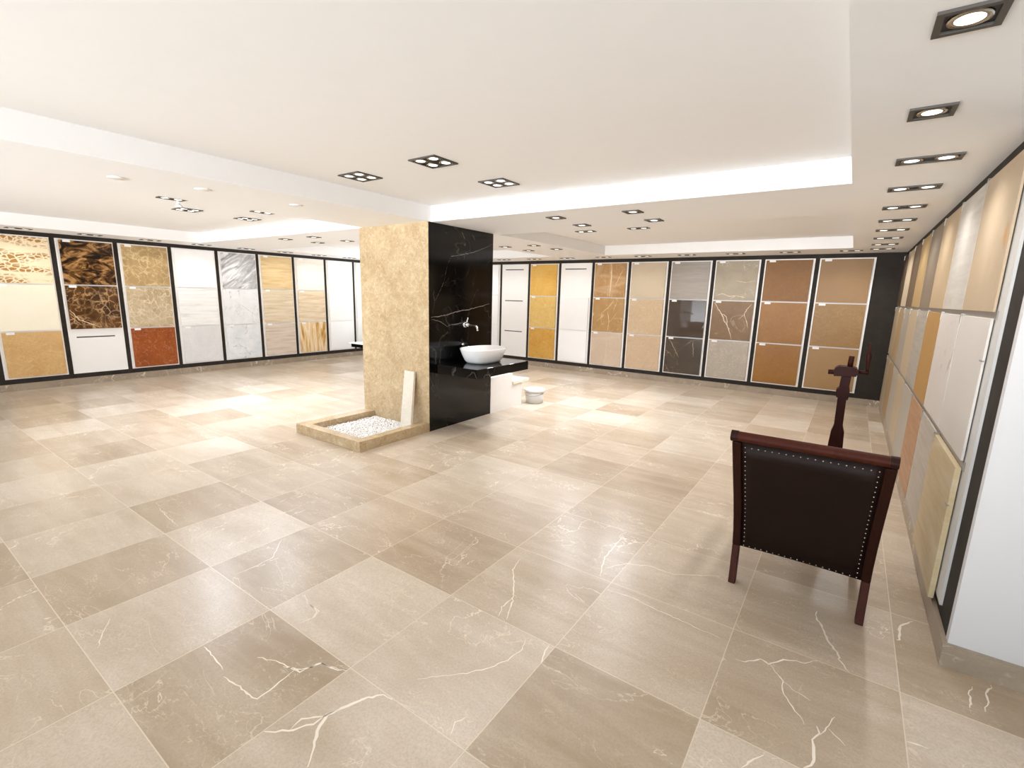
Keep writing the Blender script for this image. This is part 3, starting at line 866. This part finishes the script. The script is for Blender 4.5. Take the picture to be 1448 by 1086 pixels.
# top rail: rounded bar with darker end blocks
def rail_prof(g=0.0):
    c = (1.622, .582); out = []
    for k in range(20):
        a = 2 * math.pi * k / 20
        ca, sa = math.cos(a), math.sin(a)
        gq = (abs(ca) ** 3 + abs(sa) ** 3) ** (-1 / 3)
        dy, dz = (.021 + g) * ca * gq, (.0155 + g) * sa * gq
        r = math.radians(24)
        out.append((c[0] + dy * math.cos(r) + dz * math.sin(r) * 1, c[1] - dy * math.sin(r) * -1 * -1 + dz * math.cos(r)))
    return out
MB().prism(rail_prof(), 'x', -.240, .134, smooth=True).build('top_rail', M['wood_red'], ch)
MB().prism(rail_prof(.0015), 'x', -.260, -.240, smooth=True).build('rail_end', M['wood_dark'], ch, bevel=.003)
MB().prism(rail_prof(.0015), 'x', .134, .154, smooth=True).build('rail_end', M['wood_dark'], ch, bevel=.003)
# leather back, following the posts
lz = [p for p in UP]
mb = MB(); nx = 13
rows_ = []
for (y, z) in lz:
    a, b = outer(z, -1) + .024, outer(z, 1) - .024
    rows_.append([(a + (b - a) * i / (nx - 1), y - .014 + .006 * math.sin(math.pi * i / (nx - 1)), z) for i in range(nx)])
vs = [p for r in rows_ for p in r]
nf = len(vs)
vs += [(p[0], p[1] + .040, p[2]) for p in vs]
fs = []
for j in range(len(rows_) - 1):
    for i in range(nx - 1):
        a = j * nx + i
        fs.append((a, a + 1, a + nx + 1, a + nx)); fs.append((nf + a, nf + a + nx, nf + a + nx + 1, nf + a + 1))
    fs.append((j * nx, (j + 1) * nx, nf + (j + 1) * nx, nf + j * nx)); fs.append((j * nx + nx - 1, nf + j * nx + nx - 1, nf + (j + 1) * nx + nx - 1, (j + 1) * nx + nx - 1))
L = (len(rows_) - 1) * nx
for i in range(nx - 1):
    fs.append((i, nf + i, nf + i + 1, i + 1)); fs.append((L + i, L + i + 1, nf + L + i + 1, nf + L + i))
mb.add(vs, fs, 0, True).build('leather_back', M['leather'], ch)
def back_pt(u, z):
    """point on the rear face of the leather, u 0..1 across"""
    for (ya, za), (yb, zb) in zip(lz, lz[1:]):
        if za <= z <= zb + 1e-6:
            t = (z - za) / (zb - za); y = ya + (yb - ya) * t; break
    a, b = outer(z, -1) + .024, outer(z, 1) - .024
    return (a + (b - a) * u, y - .014 + .006 * math.sin(math.pi * u), z)
nails = []
for i in range(19):
    nails.append(back_pt(.035 + .93 * i / 18, .548)); nails.append(back_pt(.035 + .93 * i / 18, .134))
for j in range(1, 23):
    z = .134 + .414 * j / 23
    nails.append(back_pt(.035, z)); nails.append(back_pt(.965, z))
for p in nails:
    n_ = MB()
    for ring in range(1):
        r = .0025
        vs = []; fs = []
        for jj, (rr, dd) in enumerate(((1, 0), (.72, .7), (.1, 1.0))):
            for k in range(8):
                a = 2 * math.pi * k / 8
                vs.append((p[0] + r * rr * math.cos(a), p[1] - .0002 - .0022 * dd, p[2] + r * rr * math.sin(a)))
        for jj in range(2):
            for k in range(8):
                fs.append((jj * 8 + k, jj * 8 + (k + 1) % 8, jj * 8 + 8 + (k + 1) % 8, jj * 8 + 8 + k))
        fs.append(tuple(16 + k for k in range(8)))
        n_.add(vs, fs, 0, True)
    n_.build('upholstery_nail', M['nail'], ch)
# seat, arms and front legs, hidden behind the back
box(-.222, .134, 1.862, 2.20, .235, .262).build('seat_frame', M['wood_dark'], ch, bevel=.004)
box(-.214, .126, 1.866, 2.19, .262, .305).build('seat', M['leather'], ch, bevel=.02, seg=3)
for s in (-1, 1):
    xo = -.240 if s < 0 else .142
    xa, xb = min(xo, xo - s * .024), max(xo, xo - s * .024)
    box(xa, xb, 2.165, 2.195, 0, .405).build('front_leg', M['wood_red'], ch, bevel=.004)
    MB().prism([(1.735, .395), (1.80, .402), (2.215, .405), (2.225, .415), (2.215, .428), (1.79, .424), (1.72, .416)], 'x', xa - .004, xb + .004).build('armrest', M['wood_dark'], ch, bevel=.004)

# ------------------------------------------------------------------ wooden post with a crank
pr = thing('crank_post', 'old dark wooden post with a side crank handle standing beyond the leather armchair', 'crank post', (.014, 2.46, 0))
def slab(y0, y1, pts, name, m, bev=.003):
    return MB().prism(pts, 'y', y0, y1).build(name, m, pr, bevel=bev)
slab(2.435, 2.478, [(-.013, .03), (.040, .03), (.040, .40), (.037, .46), (.028, .49), (.026, .60), (.030, .70), (-.004, .70), (-.006, .655), (-.003, .49), (-.010, .46), (-.013, .40)], 'post', M['wood_press'])
slab(2.430, 2.483, [(-.010, .612), (.030, .604), (.034, .625), (.030, .655), (.002, .660), (-.013, .645), (-.015, .63)], 'collar', M['wood_press'])
slab(2.425, 2.49, [(-.030, .700), (.045, .705), (.052, .722), (.044, .738), (.030, .742), (-.018, .742), (-.030, .732), (-.034, .716)], 'cap_block', M['wood_press'])
MB().tube([(-.052, 2.457, .712), (-.028, 2.457, .714)], [.010, .010], 12).build('peg', M['wood_press'], pr)
MB().tube([(.020, 2.457, .738), (.021, 2.457, .785)], [.0105, .010], 12).build('screw_spindle', M['wood_press'], pr)
MB().tube([(.046, 2.457, .722), (.066, 2.457, .722), (.084, 2.457, .722)], [.008, .008, .010], 12).build('crank_arm', M['wood_press'], pr)
MB().tube([(.080, 2.457, .722), (.079, 2.457, .742), (.078, 2.457, .758), (.0772, 2.457, .772), (.0765, 2.457, .788), (.0758, 2.457, .800), (.0748, 2.457, .812), (.0735, 2.457, .842)],
          [.007, .0062, .0072, .0105, .0115, .0095, .0055, .0045], 14).build('crank_handle', M['wood_press'], pr)
box(-.07, .10, 2.425, 2.488, 0, .03).build('foot', M['wood_press'], pr, bevel=.003)
box(-.013, .040, 2.33, 2.425, 0, .03).build('foot', M['wood_press'], pr, bevel=.003)
box(-.013, .040, 2.488, 2.60, 0, .03).build('foot', M['wood_press'], pr, bevel=.003)

# ------------------------------------------------------------------ ceiling fittings
def downlight(cx, cy, z, nx, ny, label, group, cell=.0860, edge=.0055, power=1.0, cool=False):
    t = thing('ceiling_downlight', label, 'ceiling light', (cx, cy, z), group)
    hx, hy = cell * nx / 2, cell * ny / 2
    e = .011
    f = MB()
    f.box(cx - hx, cx + hx, cy - hy, cy - hy + e, z - edge, z).box(cx - hx, cx + hx, cy + hy - e, cy + hy, z - edge, z)
    f.box(cx - hx, cx - hx + e, cy - hy + e, cy + hy - e, z - edge, z).box(cx + hx - e, cx + hx, cy - hy + e, cy + hy - e, z - edge, z)
    f.build('frame', M['fixture'], t)
    box(cx - hx + e, cx + hx - e, cy - hy + e, cy + hy - e, z - .0008, z).build('well', M['fixture_in'], t)
    for i in range(nx):
        for j in range(ny):
            x = cx - hx + cell * (i + .5); y = cy - hy + cell * (j + .5)
            if nx * ny == 2:                    # two lamps sit apart in the long frame
                if nx == 2: x += (i - .5) * .002
                else: y += (j - .5) * .002
            MB().lathe((x, y, z - .0042), [(.0240, .0034), (.0310, .0034), (.0300, 0), (.0240, .0008)], 20).build('lamp_ring', M['lamp_ring'], t)
            MB().lathe((x, y, z - .0036), [(.0200, 0), (.0230, .0008), (.0230, .002)], 20).build('lamp', M['lamp'], t)
    ld = bpy.data.lights.new('downlight_beam', 'SPOT')
    ld.energy = LAMP_W * power * (1 if nx * ny == 1 else 1.5 if nx * ny == 2 else 2.2)
    ld.spot_size = math.radians(150); ld.spot_blend = 1.0
    ld.shadow_soft_size = .05
    ld.color = LAMP_COOL if cool else LAMP_C
    lo = bpy.data.objects.new('downlight_beam', ld); col.objects.link(lo)
    lo.parent = t; lo.location = (0, 0, -.03)
    return t
NUM = ('nearest', 'second', 'third', 'fourth', 'fifth', 'sixth', 'seventh', 'eighth', 'ninth', 'farthest')
for k in range(10):
    y = (1.193, 1.690, 2.208, 2.708, 3.205, 3.68, 4.135, 4.62, 5.09, 5.50)[k]
    one = k < 2
    downlight(.095 if one else .138, y, ZC, 1 if one else 2, 1,
              '%s square single-lamp downlight of the row along the right wall' % NUM[k] if one else
              '%s long two-lamp downlight from the camera in the row along the right wall' % NUM[k], 'downlights along the right wall', cell=.092 if one else .086)
for (x, y, w) in ((-1.614, 1.695, 'nearest the camera of the three before the column'), (-2.142, 1.713, 'leftmost of the three before the column'), (-1.602, 2.177, 'rightmost of the three before the column')):
    downlight(x, y, ZT, 2, 2, 'square four-lamp downlight in the raised ceiling, %s' % w, 'four-lamp downlights of the near raised ceiling', cell=.079, power=.6)
for (x, y, w) in ((-3.752, 1.475, 'farthest left beside the sprinkler'), (-4.209, 1.738, 'just below the sprinkler'), (-4.257, 2.216, 'near the left corner of the raised panel'), (-3.74, 2.087, 'closest to the beige column')):
    downlight(x, y, ZT, 2, 2, 'square four-lamp downlight in the left raised ceiling, %s' % w, 'four-lamp downlights of the left raised ceiling', cell=.079, power=LEFT_GAIN, cool=True)
for (x, y, w) in ((-1.564, 2.725, 'left one of the front pair'), (-1.563, 3.079, 'left one of the rear pair'), (-1.076, 2.734, 'right one of the front pair'), (-1.072, 3.08, 'right one of the rear pair')):
    downlight(x, y, ZC, 1, 1, 'small square single-lamp downlight right of the column, %s' % w, 'single downlights on the cross beam', cell=.094, power=1.4)
for (x, w) in ((-2.05, 'left'), (-1.56, 'right')):
    downlight(x, 4.117, ZT, 2, 1, 'two-lamp downlight in the far right raised ceiling, %s of two' % w, 'two-lamp downlights of the far raised ceiling', power=REC_GAIN, cool=True)
for (x, y, w) in ((-4.51, 2.70, 'front left'), (-4.065, 2.71, 'front right'), (-4.50, 3.04, 'rear left'), (-4.05, 3.06, 'rear right')):
    downlight(x, y, ZC, 1, 1, 'faint single downlight on the beam left of the column, %s of four' % w, 'single downlights on the left cross beam', cell=.094, power=LEFT_GAIN, cool=True)
for (x, y, w) in ((-2.589, 4.11, 'front right'), (-2.56, 4.50, 'rear right'), (-2.92, 4.53, 'rear left'), (-2.93, 4.11, 'front left')):
    downlight(x, y, ZC, 1, 1, 'small single downlight on the beam behind the column, %s of four' % w, 'single downlights behind the column', cell=.094, power=LEFT_GAIN, cool=True)
for k in range(9):
    downlight(-6.06, 1.125 + .497 * k, ZC, 1, 2, 'two-lamp downlight close to the left wall, %s from the left edge of the photo' % ORD[k], 'downlights along the left wall', power=WALL_GAIN)
for k in range(10):
    downlight(-.085 - .490 * k, 5.60, ZC, 2, 1, 'two-lamp downlight close to the far wall, %s from the right corner' % ORD[k], 'downlights along the far wall', power=WALL_GAIN)
# flush round lights on the left beam, a white sprinkler
for (x, y, w) in ((-2.762, .863, 'nearest the camera'), (-2.68, 1.185, 'middle one of three'), (-2.665, 1.674, 'closest to the column')):
    t = thing('ceiling_spotlight', 'flush round white spotlight on the ceiling beam left of the column, %s' % w, 'ceiling light', (x, y, ZC), 'round spotlights on the left beam')
    MB().lathe((x, y, ZC - .004), [(.034, .004), (.036, .003), (.034, 0), (.027, .001)], 24).build('rim', M['board'], t)
    MB().lathe((x, y, ZC - .0045), [(.024, 0), (.026, .001), (.026, .003)], 24).build('lens', M['board'], t)
sp = thing('sprinkler', 'small white cone-shaped sprinkler hanging from the left raised ceiling between two downlights', 'sprinkler', (-3.83, 1.53, ZT))
MB().lathe((-3.83, 1.53, ZT - .024), [(.010, 0), (.010, .024)], 14).build('stem', M['board'], sp)
MB().lathe((-3.83, 1.53, ZT - .044), [(.026, 0), (.024, .004), (.012, .020)], 18).build('cone', M['wall_white'], sp)

# ------------------------------------------------------------------ daylight and camera
wd = bpy.data.worlds.new('daylight'); scene.world = wd; wd.use_nodes = True
wt = wd.node_tree
bg = wt.nodes['Background']
wtc = wt.nodes.new('ShaderNodeTexCoord'); wsp = wt.nodes.new('ShaderNodeSeparateXYZ'); wrp = wt.nodes.new('ShaderNodeValToRGB')
wmr = wt.nodes.new('ShaderNodeMapRange'); wmr.inputs[1].default_value = -1; wmr.inputs[2].default_value = 1
wt.links.new(wtc.outputs['Generated'], wsp.inputs[0]); wt.links.new(wsp.outputs[2], wmr.inputs[0])
wt.links.new(wmr.outputs[0], wrp.inputs[0]); wt.links.new(wrp.outputs[0], bg.inputs[0])
wrp.color_ramp.elements[0].position = .485; wrp.color_ramp.elements[0].color = GROUND_GLOW      # glow added below the horizon to brighten the ceilings
wrp.color_ramp.elements[1].position = .515; wrp.color_ramp.elements[1].color = SKYC   # open sky
bg.inputs[1].default_value = SKY
def portal(x0, x1, y, z0, z1, face):
    ld = bpy.data.lights.new('window_portal', 'AREA'); ld.shape = 'RECTANGLE'
    ld.size = (x1 - x0) * S; ld.size_y = (z1 - z0) * S
    ld.cycles.is_portal = True
    o = bpy.data.objects.new('window_portal', ld); col.objects.link(o)
    o.location = ((x0 + x1) / 2 * S, y * S, (z0 + z1) / 2 * S)
    o.rotation_euler = (math.radians(-90 if face < 0 else 90), 0, 0)
portal(wx0, wx1, YF + W + .01, wz0, wz1, -1)
portal(sx0, sx1, YN - W - .01, sz0, sz1, 1)

cam = bpy.data.cameras.new('camera')
cam.sensor_width = 36.0; cam.sensor_fit = 'HORIZONTAL'
FPX, CX, CY = 683.1855, 711.340, 551.656
cam.lens = 36.0 * FPX / 1448
cam.shift_x = -(CX - 724) / 1448
cam.shift_y = (CY - 543) / 1448
cam.clip_start = .05
co = bpy.data.objects.new('camera', cam); col.objects.link(co)
R = CAM_R
m = Matrix(((R[0][0], -R[1][0], -R[2][0], 0), (R[0][1], -R[1][1], -R[2][1], 0), (R[0][2], -R[1][2], -R[2][2], S), (0, 0, 0, 1)))
co.matrix_world = m
scene.camera = co
for o in list(bpy.data.objects):
    if '_o' in o:
        del o['_o']

vs_ = scene.view_settings
scene.display_settings.display_device = 'sRGB'
vs_.view_transform = 'Standard'; vs_.look = 'None'; vs_.gamma = 1.0; vs_.use_curve_mapping = False
vs_.exposure = EXPOSURE
scene.cycles.use_denoising = True
scene.cycles.max_bounces = 8
scene.cycles.diffuse_bounces = 5
scene.cycles.glossy_bounces = 4
scene.cycles.caustics_reflective = False
scene.cycles.caustics_refractive = False
scene.cycles.sample_clamp_indirect = 6.0
